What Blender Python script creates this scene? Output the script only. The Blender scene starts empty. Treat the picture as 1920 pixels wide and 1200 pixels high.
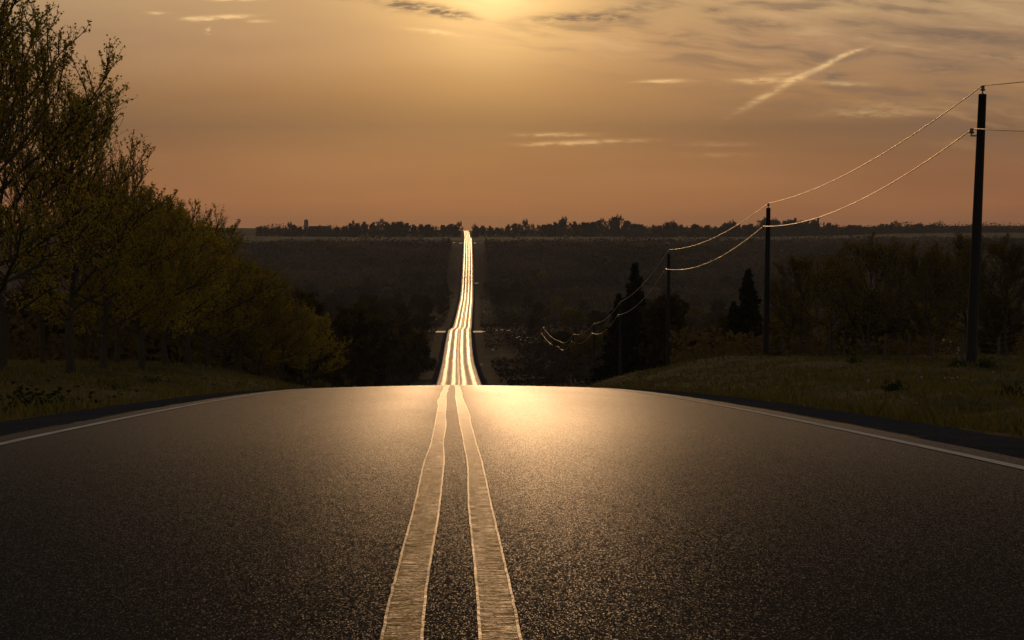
import bpy, math, random
import numpy as np
from mathutils import Vector, Matrix
rnd = random.Random(7)
nr = np.random.default_rng(7)
sc = bpy.context.scene
R = math.radians
F = 3400.0                      # focal length in pixels of the 1920 px wide photograph
YAW, PITCH = math.atan(113/F), math.atan(175/F)

# ------------------------------------------------------------------ camera
cam = bpy.data.objects.new("camera", bpy.data.cameras.new("camera"))
sc.collection.objects.link(cam); sc.camera = cam
cam.location = (0, 0, 0); cam.rotation_euler = (math.pi/2-PITCH, 0, -YAW)
cam.data.sensor_width = 36; cam.data.lens = F/1920*36
cam.data.clip_start = .1; cam.data.clip_end = 20000
CR = Matrix.Rotation(-YAW, 3, 'Z') @ Matrix.Rotation(math.pi/2-PITCH, 3, 'X')
def ray(px, py): return CR @ Vector(((px-960)/F, -(py-600)/F, -1))
def pt(px, py, Y):
    d = ray(px, py); return d*(Y/d.y)

# ------------------------------------------------------------------ light
SUN_EL, SUN_AZ = R(7.2), math.atan((925-847)/F)       # azimuth measured from +Y towards +X
sun = bpy.data.objects.new("sun", bpy.data.lights.new("sun", 'SUN'))
sc.collection.objects.link(sun)
sun.data.energy = .35; sun.data.angle = R(7); sun.data.color = (1, .58, .28)
sd = Vector((math.sin(SUN_AZ)*math.cos(SUN_EL), math.cos(SUN_AZ)*math.cos(SUN_EL), math.sin(SUN_EL)))
sun.rotation_euler = (-sd).to_track_quat('-Z', 'Y').to_euler()
vs = sc.view_settings
vs.view_transform = 'Standard'; vs.look = 'None'; vs.exposure = 0; vs.gamma = 1; vs.use_curve_mapping = False
cy = sc.cycles
cy.max_bounces = 6; cy.diffuse_bounces = 2; cy.glossy_bounces = 3; cy.transmission_bounces = 3
cy.transparent_max_bounces = 6; cy.volume_bounces = 0; cy.caustics_reflective = False; cy.caustics_refractive = False
cy.sample_clamp_direct = 12; cy.sample_clamp_indirect = 3

def lin(c):
    return tuple(((v/255)/12.92 if v/255 <= .04045 else ((v/255+.055)/1.055)**2.4) for v in c)

class NB:                       # small node builder
    def __init__(s, nt): s.t = nt; s.n = nt.nodes; s.l = nt.links
    def node(s, ty, **kw):
        o = s.n.new(ty)
        for k, v in kw.items(): setattr(o, k, v)
        return o
    def put(s, sock, v):
        if hasattr(v, 'links'): s.l.new(v, sock)
        else: sock.default_value = v
    def m(s, op, a, b=None, c=None, clamp=False):
        o = s.node('ShaderNodeMath', operation=op, use_clamp=clamp); s.put(o.inputs[0], a)
        if b is not None: s.put(o.inputs[1], b)
        if c is not None: s.put(o.inputs[2], c)
        return o.outputs[0]
    def add(s, a, b): return s.m('ADD', a, b)
    def mul(s, a, b): return s.m('MULTIPLY', a, b)
    def sub(s, a, b): return s.m('SUBTRACT', a, b)
    def ss(s, x, a, b, lo=0., hi=1.):
        o = s.node('ShaderNodeMapRange', interpolation_type='SMOOTHSTEP')
        s.put(o.inputs[0], x); o.inputs[1].default_value = a; o.inputs[2].default_value = b
        o.inputs[3].default_value = lo; o.inputs[4].default_value = hi; return o.outputs[0]
    def mix(s, f, a, b, mode='MIX'):
        o = s.node('ShaderNodeMix', data_type='RGBA', blend_type=mode)
        s.put(o.inputs[0], f); 
        for i, v in ((6, a), (7, b)):
            if isinstance(v, tuple) and len(v) == 3: v = v+(1,)
            s.put(o.inputs[i], v)
        return o.outputs[2]
    def ramp(s, x, stops, interp='LINEAR'):
        o = s.node('ShaderNodeValToRGB'); s.put(o.inputs[0], x); cr = o.color_ramp; cr.interpolation = interp
        while len(cr.elements) < len(stops): cr.elements.new(.5)
        for e, (p, c) in zip(cr.elements, stops): e.position = p; e.color = tuple(c)+(1,)
        return o.outputs[0]
    def noise(s, vec, scale, detail=3, rough=.5, dist=0, col=False):
        o = s.node('ShaderNodeTexNoise'); s.put(o.inputs['Vector'], vec)
        o.inputs['Scale'].default_value = scale; o.inputs['Detail'].default_value = detail
        o.inputs['Roughness'].default_value = rough; o.inputs['Distortion'].default_value = dist
        return o.outputs[1 if col else 0]
    def xyz(s, x, y, z):
        o = s.node('ShaderNodeCombineXYZ'); s.put(o.inputs[0], x); s.put(o.inputs[1], y); s.put(o.inputs[2], z); return o.outputs[0]
    def vm(s, op, a, b=None, sc_=None):
        o = s.node('ShaderNodeVectorMath', operation=op); s.put(o.inputs[0], a)
        if b is not None: s.put(o.inputs[1], b)
        if sc_ is not None: s.put(o.inputs[3], sc_)
        return o.outputs[0]

# ------------------------------------------------------------------ sky
w = bpy.data.worlds.new("World"); sc.world = w; w.use_nodes = True
b = NB(w.node_tree); b.n.clear()
tc = b.node('ShaderNodeTexCoord').outputs['Generated']
sp = b.node('ShaderNodeSeparateXYZ'); b.l.new(tc, sp.inputs[0]); X_, Y_, Z_ = sp.outputs
Yc = b.m('MAXIMUM', Y_, .02)
U = b.mul(b.m('DIVIDE', X_, Yc), F)               # direction along the horizon from the road's own heading
E = b.mul(b.m('DIVIDE', Z_, Yc), F)               # height over the horizon
front = b.ss(Y_, .02, .5)
side = b.ramp(b.m('DIVIDE', b.m('MAXIMUM', E, 0), 1500), [
    (0, lin((142, 93, 62))), (.03, lin((148, 99, 66))), (.085, lin((143, 101, 69))), (.125, lin((128, 96, 70))),
    (.17, lin((151, 113, 79))), (.23, lin((166, 131, 98))), (.285, lin((178, 146, 108))),
    (.34, lin((150, 120, 92))), (.45, lin((96, 80, 66))), (.65, lin((62, 54, 50))), (1, lin((44, 42, 44)))])
blotn = b.noise(b.xyz(b.mul(U, .0016), b.mul(E, .010), 3.3), 1, 4, .5)
side = b.mix(1., side, b.ramp(blotn, [(.3, (.90, .90, .92)), (.7, (1.10, 1.10, 1.08))]), 'MULTIPLY')
def gauss(u0, e0, su, se, ang=0, du=None, de=None, p=1):
    uu = du if du is not None else U; ee = de if de is not None else E
    a = b.sub(uu, u0-847.); c = b.sub(ee, 425.-e0)
    if ang:
        ca, sa = math.cos(ang), math.sin(ang)
        a, c = b.add(b.mul(a, ca), b.mul(c, sa)), b.sub(b.mul(c, ca), b.mul(a, sa))
    q = b.add(b.m('POWER', b.m('ABSOLUTE', b.mul(a, 1/su)), 2.), b.m('POWER', b.m('ABSOLUTE', b.mul(c, 1/se)), 2.))
    return b.m('EXPONENT', b.mul(q, -1.))
g1 = gauss(915, -45, 200, 165); g2 = gauss(905, -50, 560, 420); g3 = gauss(915, -90, 90, 120)
def scol(c, k): return tuple(v*k for v in c)
def addc(base, fac, col):
    return b.mix(1., base, b.mix(fac, (0, 0, 0), col), 'ADD')
colr = addc(side, g2, (.245, .118, .022))
colr = addc(colr, g1, (.52, .33, .10))
colr = addc(colr, g3, (.5, .36, .18))
# streaky cloud sheet to the upper right and top
wn = b.noise(b.xyz(b.mul(U, .004), b.mul(E, .012), 0), 1, 2, .5, col=True)
wob = b.node('ShaderNodeSeparateXYZ'); b.l.new(wn, wob.inputs[0])
Ud = b.add(U, b.mul(b.sub(wob.outputs[0], .5), 120)); Ed = b.add(E, b.mul(b.sub(wob.outputs[1], .5), 45))
Er = b.add(Ed, b.mul(Ud, .10))
cn = b.noise(b.xyz(b.mul(Ud, .0052), b.mul(Er, .034), 7.1), 1, 5, .55)
cn2 = b.noise(b.xyz(b.mul(Ud, .002), b.mul(Er, .016), 2.4), 1, 3, .5)
reg = b.mul(b.ss(b.add(E, b.mul(U, .22)), 300, 470), b.ss(U, -160, 350))
dark = b.mul(b.mul(b.ss(cn, .46, .64), b.ss(cn2, .32, .52)), reg)
colr = b.mix(b.mul(dark, .6), colr, scol(lin((122, 100, 84)), 1.0))
lite = b.mul(b.mul(b.ss(cn, .48, .30), b.ss(cn2, .35, .6)), reg)
colr = addc(colr, b.mul(lite, .9), (.13, .09, .045))
# named wisps: bright slivers, dark shreds near the sun, vapour trail
fn = b.noise(b.xyz(b.mul(Ud, .03), b.mul(E, .13), 1.0), 1, 4, .6)
fm = b.ss(fn, .33, .62)
fb = b.noise(b.xyz(b.mul(U, .012), b.mul(E, .05), 9.0), 1, 3, .6)
Uw = b.add(U, b.mul(b.sub(fb, .5), 60)); Ew = b.add(E, b.mul(b.sub(fn, .5), 6))
lights = [(1048, 253, 62, 4, 0, .9), (1035, 270, 55, 4, .02, .7), (1120, 266, 80, 5, .03, .8), (1246, 153, 40, 4, .03, 1.5),
          (384, 40, 26, 4, 0, 1.7), (440, 36, 38, 4, .03, 1.5), (490, 44, 18, 3, 0, .9), (304, 30, 16, 3, 0, .8), (452, 3, 34, 4, .02, 2.2),
          (400, 62, 3, 7, -.4, .9), (815, 63, 45, 4, -.12, .9), (1425, 151, 48, 6, .04, 1.1), (1440, 178, 62, 7, .50, .8),
          (1505, 142, 40, 6, .40, 1.0), (1555, 119, 40, 5, .48, 1.3), (1598, 98, 32, 3.5, .33, 1.3), (1500, 139, 60, 6, .06, .6), (1580, 156, 50, 5, -.05, .8),
          (1632, 212, 80, 8, -.03, .5), (1700, 200, 120, 14, -.05, .28), (1340, 270, 60, 5, 0, .25), (1350, 290, 60, 5, 0, .2)]
acc = None
for (u0, y0, su, se, an, k) in lights:
    g = b.mul(gauss(u0, y0, su, se*.85, an, *((U, E) if an >= .25 else (Uw, Ew))), k); acc = g if acc is None else b.add(acc, g)
colr = addc(colr, b.m('MINIMUM', b.mul(acc, b.add(b.mul(fm, .8), .2)), 1.6), (.36, .245, .105))
darks = [(752, 12, 30, 8, .0, .7), (800, 20, 55, 8, -.12, .75), (850, 30, 45, 6, -.18, .7), (1060, 36, 75, 7, .05, .8), (1150, 36, 60, 6, 0, .6), (1200, 15, 70, 10, .12, .6),
         (1560, 142, 45, 8, -.03, .9), (670, 0, 60, 5, -.06, .6), (1345, 20, 30, 5, 0, .7), (1430, 45, 60, 7, -.1, .6), (1600, 45, 30, 5, 0, .6),
         (1800, 68, 110, 8, -.04, .75), (1770, 128, 80, 9, 0, .75), (1850, 180, 90, 12, 0, .5), (1780, 157, 60, 7, 0, .5), (1880, 105, 60, 8, 0, .6)]
acc = None
for (u0, y0, su, se, an, k) in darks:
    g = b.mul(gauss(u0, y0, su, se*1.3, an, Uw, Ew), k); acc = g if acc is None else b.add(acc, g)
colr = b.mix(b.m('MINIMUM', b.mul(acc, b.add(b.mul(fm, .75), .25)), .85), colr, scol(lin((128, 104, 84)), 1.0))
sky = b.node('ShaderNodeTexSky', sky_type='NISHITA'); sky.sun_disc = False
sky.sun_elevation = SUN_EL; sky.sun_rotation = SUN_AZ; sky.dust_density = 6; sky.air_density = 1.2
upper = b.mix(1., sky.outputs[0], (.012, .012, .012), 'MULTIPLY')
el = b.m('MAXIMUM', Z_, 0)
back = b.ramp(el, [(0, (.85, .64, .43)), (.22, (.40, .33, .25)), (.6, (.07, .065, .065)), (1, (.04, .045, .055))])  # low sky behind the camera raised as added fill for the near trees
back = b.mix(1., back, upper, 'ADD')
tofront = b.mul(front, b.ss(el, .48, .22))
final = b.mix(tofront, back, colr)
bg = b.node('ShaderNodeBackground'); b.l.new(final, bg.inputs[0]); bg.inputs[1].default_value = 1.0
wo = b.node('ShaderNodeOutputWorld'); b.l.new(bg.outputs[0], wo.inputs[0])

# ------------------------------------------------------------------ helpers
def link(o): sc.collection.objects.link(o); return o
def tag(o, label=None, cat=None, group=None, kind=None):
    for k, v in (('label', label), ('category', cat), ('group', group), ('kind', kind)):
        if v: o[k] = v
    return o
def mesh(name, V, Fc, mat, parent=None, smooth=False, uv=None):
    me = bpy.data.meshes.new(name)
    V = np.asarray(V, dtype=np.float32)
    if isinstance(Fc, np.ndarray):
        n, k = Fc.shape
        me.vertices.add(len(V)); me.vertices.foreach_set('co', V.ravel())
        me.loops.add(n*k); me.loops.foreach_set('vertex_index', Fc.astype(np.int32).ravel())
        me.polygons.add(n); me.polygons.foreach_set('loop_start', np.arange(0, n*k, k, dtype=np.int32))
        me.update(calc_edges=True)
    else:
        me.from_pydata([tuple(v) for v in V.tolist()], [], Fc)
    if uv is not None:
        lay = me.uv_layers.new(name='UVMap'); idx = np.empty(len(me.loops), dtype=np.int32)
        me.loops.foreach_get('vertex_index', idx)
        lay.data.foreach_set('uv', np.asarray(uv, dtype=np.float32)[idx].ravel())
    me.materials.append(mat)
    if smooth: me.polygons.foreach_set('use_smooth', [True]*len(me.polygons))
    me.validate(); me.update()
    o = link(bpy.data.objects.new(name, me))
    if parent: o.parent = parent
    return o
def empty(name, loc=(0, 0, 0), rz=0):
    o = link(bpy.data.objects.new(name, None)); o.location = loc; o.rotation_euler = (0, 0, rz); o.empty_display_size = .3; return o
def copy_tree(o, parent=None):
    c = o.copy(); sc.collection.objects.link(c)
    if parent: c.parent = parent
    for ch in list(o.children): copy_tree(ch, c)
    return c
class MB:
    def __init__(s): s.v = []; s.f = []
    def tube(s, pts, rad, n=6, cap=True):
        pts = [Vector(p) for p in pts]; k0 = len(s.v)
        for i, p in enumerate(pts):
            d = (pts[min(i+1, len(pts)-1)]-pts[max(i-1, 0)]); d.normalize()
            a = d.cross(Vector((1, 0, 0)) if abs(d.x) < .8 else Vector((0, 1, 0))); a.normalize(); c = d.cross(a)
            r = rad[i] if hasattr(rad, '__len__') else rad
            for j in range(n):
                t = 2*math.pi*j/n; s.v.append(tuple(p+a*(r*math.cos(t))+c*(r*math.sin(t))))
        for i in range(len(pts)-1):
            for j in range(n):
                s.f.append((k0+i*n+j, k0+i*n+(j+1) % n, k0+(i+1)*n+(j+1) % n, k0+(i+1)*n+j))
        if cap: s.f.append(tuple(k0+j for j in range(n))); s.f.append(tuple(k0+(len(pts)-1)*n+n-1-j for j in range(n)))
    def box(s, c, d):
        k = len(s.v); x, y, z = c; a, e, h = [q/2 for q in d]
        s.v += [(x+i*a, y+j*e, z+l*h) for l in (-1, 1) for j in (-1, 1) for i in (-1, 1)]
        s.f += [(k, k+2, k+3, k+1), (k+4, k+5, k+7, k+6), (k, k+1, k+5, k+4), (k+2, k+6, k+7, k+3), (k, k+4, k+6, k+2), (k+1, k+3, k+7, k+5)]
    def build(s, name, mat, parent=None, smooth=False): return mesh(name, s.v, s.f, mat, parent, smooth)

def pchip(xs, ys):
    xs = np.array(xs, float); ys = np.array(ys, float); h = np.diff(xs); d = np.diff(ys)/h
    m = np.zeros_like(xs); m[0] = d[0]; m[-1] = d[-1]
    for i in range(1, len(xs)-1):
        if d[i-1]*d[i] > 0:
            w1 = 2*h[i]+h[i-1]; w2 = h[i]+2*h[i-1]; m[i] = (w1+w2)/(w1/d[i-1]+w2/d[i])
    def f(x):
        x = np.asarray(x, float); i = np.clip(np.searchsorted(xs, x)-1, 0, len(xs)-2); t = np.clip((x-xs[i])/h[i], -50, 1)
        t = np.where(x < xs[0], 0, t)
        return ys[i]*(2*t**3-3*t**2+1)+h[i]*m[i]*(t**3-2*t**2+t)+ys[i+1]*(-2*t**3+3*t**2)+h[i]*m[i+1]*(t**3-t**2)
    return f
_pf = pchip([100, 125, 150, 200, 250, 312, 390, 463, 600, 690, 750, 880, 1060, 1300, 1610, 1750, 1900, 2000, 2400, 2550, 2700, 2900, 8000],
            [-9.5, -12.2, -14.7, -19.3, -23.2, -27.05, -30.8, -33.5, -34.8, -38.6, -41.3, -42.7, -42.1, -28.7, -14.2, -10.8, -11.5, -16, -9, -6.75, -6.0, -7.5, -25])
def prof(Y):
    Y = np.asarray(Y, float)
    q = -.75-.0575*Y-.0003*np.maximum(Y, 0)**2
    return np.where(Y < 100, q, _pf(np.maximum(Y, 100)))
_cx = pchip([60, 160, 312, 463, 600, 750, 880, 1060, 1300, 1610, 1750, 2550, 3000], [0, .35, 1.2, 1.6, 2.5, 4.3, 6, 8.6, 11.5, 14.4, 15.7, 20.7, 22])
def cx(Y):
    Y = np.asarray(Y, float); return np.where(Y < 60, 0, np.where(Y > 3000, 22, _cx(np.clip(Y, 60, 3000))))
def vnoise(x, y, s, seed=0):
    x = np.asarray(x, float)/s; y = np.asarray(y, float)/s
    xi = np.floor(x); yi = np.floor(y); fx = x-xi; fy = y-yi; fx = fx*fx*(3-2*fx); fy = fy*fy*(3-2*fy)
    def h(a, c): q = np.sin(a*127.1+c*311.7+seed*74.7)*43758.5453; return q-np.floor(q)
    return (h(xi, yi)*(1-fx)+h(xi+1, yi)*fx)*(1-fy)+(h(xi, yi+1)*(1-fx)+h(xi+1, yi+1)*fx)*fy
def sstep(x, a, c): t = np.clip((x-a)/(c-a), 0, 1); return t*t*(3-2*t)
HW = 3.86
_hr = pchip([-60, 25, 58, 80, 100, 130, 165, 230, 320, 9000], [0, 0, .6, 1.3, 2.35, 2.6, 1.9, 1.0, .6, .6])
_hl = pchip([-60, 25, 54, 85, 100, 125, 160, 230, 320, 9000], [0, 0, .45, 1.5, 2.0, 2.0, 1.5, .8, .5, .5])
def groundz(x, Y):
    x = np.asarray(x, float); Y = np.asarray(Y, float); u = x-cx(Y); d = np.abs(u)
    base = prof(Y)-.0775
    H = np.where(u > 0, _hr(Y), _hl(Y))
    rise = np.clip((d-5.2)/9.5, 0, 1); rise = rise*.55+.45*rise*rise*(3-2*rise)
    ditch = -.22*np.exp(-((d-6.6)/1.0)**2)
    far = sstep(d, 25, 400)*(vnoise(x, Y, 260, 3)-.5)*9*sstep(Y, 150, 600)*sstep(2600, Y-1, Y+1) if False else sstep(d, 25, 500)*(vnoise(x, Y, 260, 3)-.5)*(7+10*sstep(Y, 1700, 2000))*sstep(Y, 150, 600)
    bump = (vnoise(x, Y, 1.3, 1)-.5)*.16+(vnoise(x, Y, 3.7, 2)-.5)*.34+(vnoise(x, Y, .45, 5)-.5)*.06
    bump = bump*sstep(d, 5.0, 7.0)
    z = base+H*rise+ditch+bump+far-.035*np.clip(d-HW, 0, 1.2)
    return np.where(d < HW-.02, base-.15, z)

# ------------------------------------------------------------------ materials
def mat(name):
    m = bpy.data.materials.new(name); m.use_nodes = True; nb = NB(m.node_tree)
    p = m.node_tree.nodes['Principled BSDF']; return m, nb, p
def simple(name, col, rough=.8, metal=0, var=.25, scale=6, bump=.0, spec=.3):
    m, n, p = mat(name); o = n.node('ShaderNodeTexCoord').outputs['Object']
    f = n.noise(o, scale, 4, .6)
    c = n.mix(f, scol(col, 1-var), scol(col, 1+var)); n.l.new(c, p.inputs['Base Color'])
    p.inputs['Roughness'].default_value = rough; p.inputs['Metallic'].default_value = metal; p.inputs['Specular IOR Level'].default_value = spec
    if bump:
        bn = n.node('ShaderNodeBump'); bn.inputs['Distance'].default_value = bump; n.l.new(f, bn.inputs['Height']); n.l.new(bn.outputs[0], p.inputs['Normal'])
    return m
def asphalt():
    m, n, p = mat('asphalt'); uv = n.node('ShaderNodeUVMap').outputs[0]
    s = n.node('ShaderNodeSeparateXYZ'); n.l.new(uv, s.inputs[0]); u, y = s.outputs[0], s.outputs[1]
    pos = n.xyz(u, y, 0)
    v = n.node('ShaderNodeTexVoronoi', feature='F1'); n.put(v.inputs['Vector'], n.xyz(n.mul(u, 1.7), n.mul(y, .6), 0)); v.inputs['Scale'].default_value = 180
    v2 = n.node('ShaderNodeTexVoronoi', feature='F1'); n.put(v2.inputs['Vector'], pos); v2.inputs['Scale'].default_value = 38
    # wheel tracks polished smoother than the rest, oil-dark line between them
    wob = n.mul(n.sub(n.noise(n.xyz(n.mul(u, .25), n.mul(y, .035), 0), 1, 2), .5), .35)
    uu = n.m('ABSOLUTE', n.add(u, wob))
    tr = n.add(n.m('EXPONENT', n.mul(n.m('POWER', n.mul(n.m('ABSOLUTE', n.sub(uu, .95)), 1/.36), 2.), -1.)),
               n.m('EXPONENT', n.mul(n.m('POWER', n.mul(n.m('ABSOLUTE', n.sub(uu, 2.72)), 1/.36), 2.), -1.)))
    big = n.noise(n.xyz(n.mul(u, .7), n.mul(y, .10), 0), 1, 4, .6)
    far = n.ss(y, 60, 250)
    stone = n.mix(v.outputs['Color'], (.022, .020, .019), (.050, .046, .042))
    sp_ = n.node('ShaderNodeSeparateColor'); n.l.new(v.outputs['Color'], sp_.inputs[0])
    stone = n.mix(sp_.outputs[0], (.020, .018, .017), (.052, .047, .042))
    stone = n.mix(n.mul(big, .6), stone, (.030, .027, .025))
    n.l.new(stone, p.inputs['Base Color'])
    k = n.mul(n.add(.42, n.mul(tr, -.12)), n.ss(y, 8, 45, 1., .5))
    rv = n.vm('SUBTRACT', v.outputs['Color'], (.5, .5, .5)); rv2 = n.vm('SUBTRACT', v2.outputs['Color'], (.5, .5, .5))
    rv = n.vm('ADD', n.vm('SCALE', rv, sc_=n.mul(k, n.sub(1., n.mul(far, .75)))), n.vm('SCALE', rv2, sc_=n.mul(.10, n.sub(1., far))))
    rv = n.vm('MULTIPLY', rv, (1, 1, .25))
    g = n.node('ShaderNodeNewGeometry')
    nm = n.vm('NORMALIZE', n.vm('ADD', g.outputs['Normal'], rv)); n.l.new(nm, p.inputs['Normal'])
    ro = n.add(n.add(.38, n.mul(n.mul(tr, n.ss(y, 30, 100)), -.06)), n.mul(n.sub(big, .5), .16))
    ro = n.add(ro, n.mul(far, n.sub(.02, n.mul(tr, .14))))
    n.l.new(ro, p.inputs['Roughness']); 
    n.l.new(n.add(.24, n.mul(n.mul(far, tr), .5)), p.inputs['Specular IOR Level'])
    # only part of the stones are polished; the binder between them is matt; gloss graded along the road paints in the sheen
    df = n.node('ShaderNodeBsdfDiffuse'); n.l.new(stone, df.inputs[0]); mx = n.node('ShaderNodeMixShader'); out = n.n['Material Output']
    thr = n.ss(y, 2.5, 17, .87, .22)  # near road kept dull, crest made glossy: sheen set by position
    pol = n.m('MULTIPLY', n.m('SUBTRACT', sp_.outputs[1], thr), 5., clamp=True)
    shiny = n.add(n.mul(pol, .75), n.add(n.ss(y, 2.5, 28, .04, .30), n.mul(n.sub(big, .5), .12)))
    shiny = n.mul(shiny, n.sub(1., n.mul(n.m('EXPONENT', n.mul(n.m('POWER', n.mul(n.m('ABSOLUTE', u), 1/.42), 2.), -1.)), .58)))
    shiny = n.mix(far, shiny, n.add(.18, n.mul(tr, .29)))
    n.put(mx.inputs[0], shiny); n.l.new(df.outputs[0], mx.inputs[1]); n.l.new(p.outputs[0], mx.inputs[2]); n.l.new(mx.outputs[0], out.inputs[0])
    return m
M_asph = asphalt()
def paint(name, col, rough, spec=.5, edge_=0.):
    m, n, p = mat(name); uv = n.node('ShaderNodeUVMap').outputs[0]
    s = n.node('ShaderNodeSeparateXYZ'); n.l.new(uv, s.inputs[0]); u, y = s.outputs[0], s.outputs[1]
    tran = n.noise(n.xyz(n.mul(u, 9), n.mul(y, 70), 0), 1, 4, .7)
    gr = n.node('ShaderNodeTexVoronoi'); n.put(gr.inputs['Vector'], n.xyz(u, y, 0)); gr.inputs['Scale'].default_value = 120
    bl = n.noise(n.xyz(n.mul(u, 6), n.mul(y, 1.2), 0), 1, 4, .6)
    c = n.mix(n.mul(n.ss(tran, .35, .7), .6), scol(col, 1.15), scol(col, .5)); c = n.mix(n.ss(bl, .45, .75, 0, .55), c, (.05, .042, .03))
    n.l.new(c, p.inputs['Base Color'])
    rv = n.vm('SCALE', n.vm('SUBTRACT', gr.outputs['Color'], (.5, .5, .5)), sc_=n.ss(y, 5, 30, .30, .12)); rv = n.vm('MULTIPLY', rv, (1, 1, .2))
    g = n.node('ShaderNodeNewGeometry')
    bn = n.node('ShaderNodeBump'); bn.inputs['Distance'].default_value = .004; n.put(bn.inputs['Strength'], n.ss(y, 5, 22, .5, .1))
    n.l.new(tran, bn.inputs['Height'])
    n.l.new(n.vm('NORMALIZE', n.vm('ADD', bn.outputs[0], rv)), p.inputs['Normal'])
    n.l.new(n.add(rough, n.mul(n.sub(bl, .5), .25)), p.inputs['Roughness']); p.inputs['Specular IOR Level'].default_value = spec
    df = n.node('ShaderNodeBsdfDiffuse'); n.l.new(c, df.inputs[0]); mx = n.node('ShaderNodeMixShader'); out = n.n['Material Output']
    sheen_mix = n.add(n.mul(n.mul(n.ss(tran, .38, .66), n.ss(bl, .36, .64, .6, 1.)), .62), n.add(n.ss(y, 4, 26, -.04, .42), n.mul(n.sub(bl, .5), .14)))  # gloss share: highlight patches and crest sheen painted in by position
    n.l.new(n.m('MAXIMUM', n.add(sheen_mix, edge_), .05), mx.inputs[0]); n.l.new(df.outputs[0], mx.inputs[1]); n.l.new(p.outputs[0], mx.inputs[2]); n.l.new(mx.outputs[0], out.inputs[0])
    return m
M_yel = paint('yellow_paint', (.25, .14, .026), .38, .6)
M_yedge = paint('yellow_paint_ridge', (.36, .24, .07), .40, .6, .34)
M_wht = paint('white_paint', (.55, .52, .48), .50, .45)
def ground_mat():
    m, n, p = mat('ground'); uv = n.node('ShaderNodeUVMap').outputs[0]
    s = n.node('ShaderNodeSeparateXYZ'); n.l.new(uv, s.inputs[0]); u, y = s.outputs[0], s.outputs[1]
    pos = n.node('ShaderNodeTexCoord').outputs['Object']
    f1 = n.noise(pos, .35, 4, .6); f2 = n.noise(pos, 5, 5, .7); f3 = n.noise(pos, .008, 5, .6)
    grass = n.mix(n.ss(f1, .35, .65), (.050, .055, .014), (.085, .066, .026))
    grass = n.mix(n.ss(f2, .3, .7, 0, .6), grass, (.030, .032, .010)); grass = n.mix(n.ss(y, 150, 350, 0, .85), grass, n.mix(n.ss(n.noise(pos, .07, 5, .65), .4, .62), (.009, .008, .007), (.028, .026, .015)))
    # the fields of the far slope: ploughed, then a green strip, then ploughed
    yn = n.add(n.add(y, n.mul(n.sub(f3, .5), 190)), n.mul(n.m('ABSOLUTE', u), .05))
    earth = n.mix(f3, (.026, .019, .016), (.016, .013, .012))
    meadow = n.mix(n.noise(pos, .01, 3), (.10, .09, .04), (.17, .145, .06)); meadow = n.mix(n.ss(n.noise(pos, .018, 4, .6), .42, .6, 0, .7), meadow, (.03, .026, .018))
    c = n.mix(n.ss(yn, 1060, 1120), grass, earth); c = n.mix(n.ss(yn, 1635, 1650), c, meadow); c = n.mix(n.ss(yn, 1985, 2010), c, earth)
    n.l.new(c, p.inputs['Base Color']); p.inputs['Roughness'].default_value = .95; p.inputs['Specular IOR Level'].default_value = .05
    bn = n.node('ShaderNodeBump'); bn.inputs['Distance'].default_value = .05; n.l.new(f2, bn.inputs['Height']); n.l.new(bn.outputs[0], p.inputs['Normal'])
    return m
M_ground = ground_mat()
def gravel_mat(name, a, c_, rough=.9, spec=.12):
    m, n, p = mat(name); pos = n.node('ShaderNodeTexCoord').outputs['Object']
    v = n.node('ShaderNodeTexVoronoi'); n.put(v.inputs['Vector'], pos); v.inputs['Scale'].default_value = 32
    s = n.node('ShaderNodeSeparateColor'); n.l.new(v.outputs['Color'], s.inputs[0])
    c = n.mix(s.outputs[0], a, c_); c = n.mix(n.noise(pos, 1.5, 4), c, scol(a, .7)); n.l.new(c, p.inputs['Base Color'])
    bn = n.node('ShaderNodeBump'); bn.inputs['Distance'].default_value = .02; bn.invert = True; n.l.new(v.outputs['Distance'], bn.inputs['Height']); n.l.new(bn.outputs[0], p.inputs['Normal'])
    p.inputs['Roughness'].default_value = rough; p.inputs['Specular IOR Level'].default_value = spec; return m
M_gravel = gravel_mat('gravel', (.040, .040, .046), (.10, .10, .11), .95, 0.)
M_dirt = gravel_mat('dirt_road', (.16, .13, .11), (.26, .22, .18), .55, .5)
def leaf_mat(name, a, c_, trans=.35, sc_=.8):
    m, n, p = mat(name); oi = n.node('ShaderNodeObjectInfo'); pos = n.node('ShaderNodeTexCoord').outputs['Object']
    f = n.noise(pos, sc_, 4, .65); f2 = n.noise(pos, 9, 2)
    c = n.mix(n.ss(f, .3, .7), a, c_); c = n.mix(n.ss(f2, .4, .7, 0, .5), c, scol(a, .5))
    c = n.mix(1., c, n.ramp(oi.outputs['Random'], [(0, (.65, .62, .6)), (1, (1.3, 1.25, 1.1))]), 'MULTIPLY')
    n.n.remove(p); out = n.n['Material Output']
    d = n.node('ShaderNodeBsdfDiffuse'); t = n.node('ShaderNodeBsdfTranslucent'); mx = n.node('ShaderNodeMixShader'); mx.inputs[0].default_value = trans
    n.l.new(c, d.inputs[0]); n.l.new(c, t.inputs[0]); n.l.new(d.outputs[0], mx.inputs[1]); n.l.new(t.outputs[0], mx.inputs[2]); n.l.new(mx.outputs[0], out.inputs[0])
    return m
M_leafA = leaf_mat('maple_leaves', (.29, .255, .034), (.34, .245, .034), .42)
M_leafB = leaf_mat('budding_leaves', (.11, .075, .03), (.085, .07, .028), .25)
M_leafD = leaf_mat('dark_leaves', (.055, .045, .018), (.07, .05, .02), .22)
M_leafO = leaf_mat('willow_leaves', (.16, .12, .028), (.13, .11, .026), .25)
M_needle = leaf_mat('needles', (.014, .018, .010), (.020, .022, .012), .08)
M_far = leaf_mat('far_leaves', (.042, .035, .033), (.052, .041, .034), .15)
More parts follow.
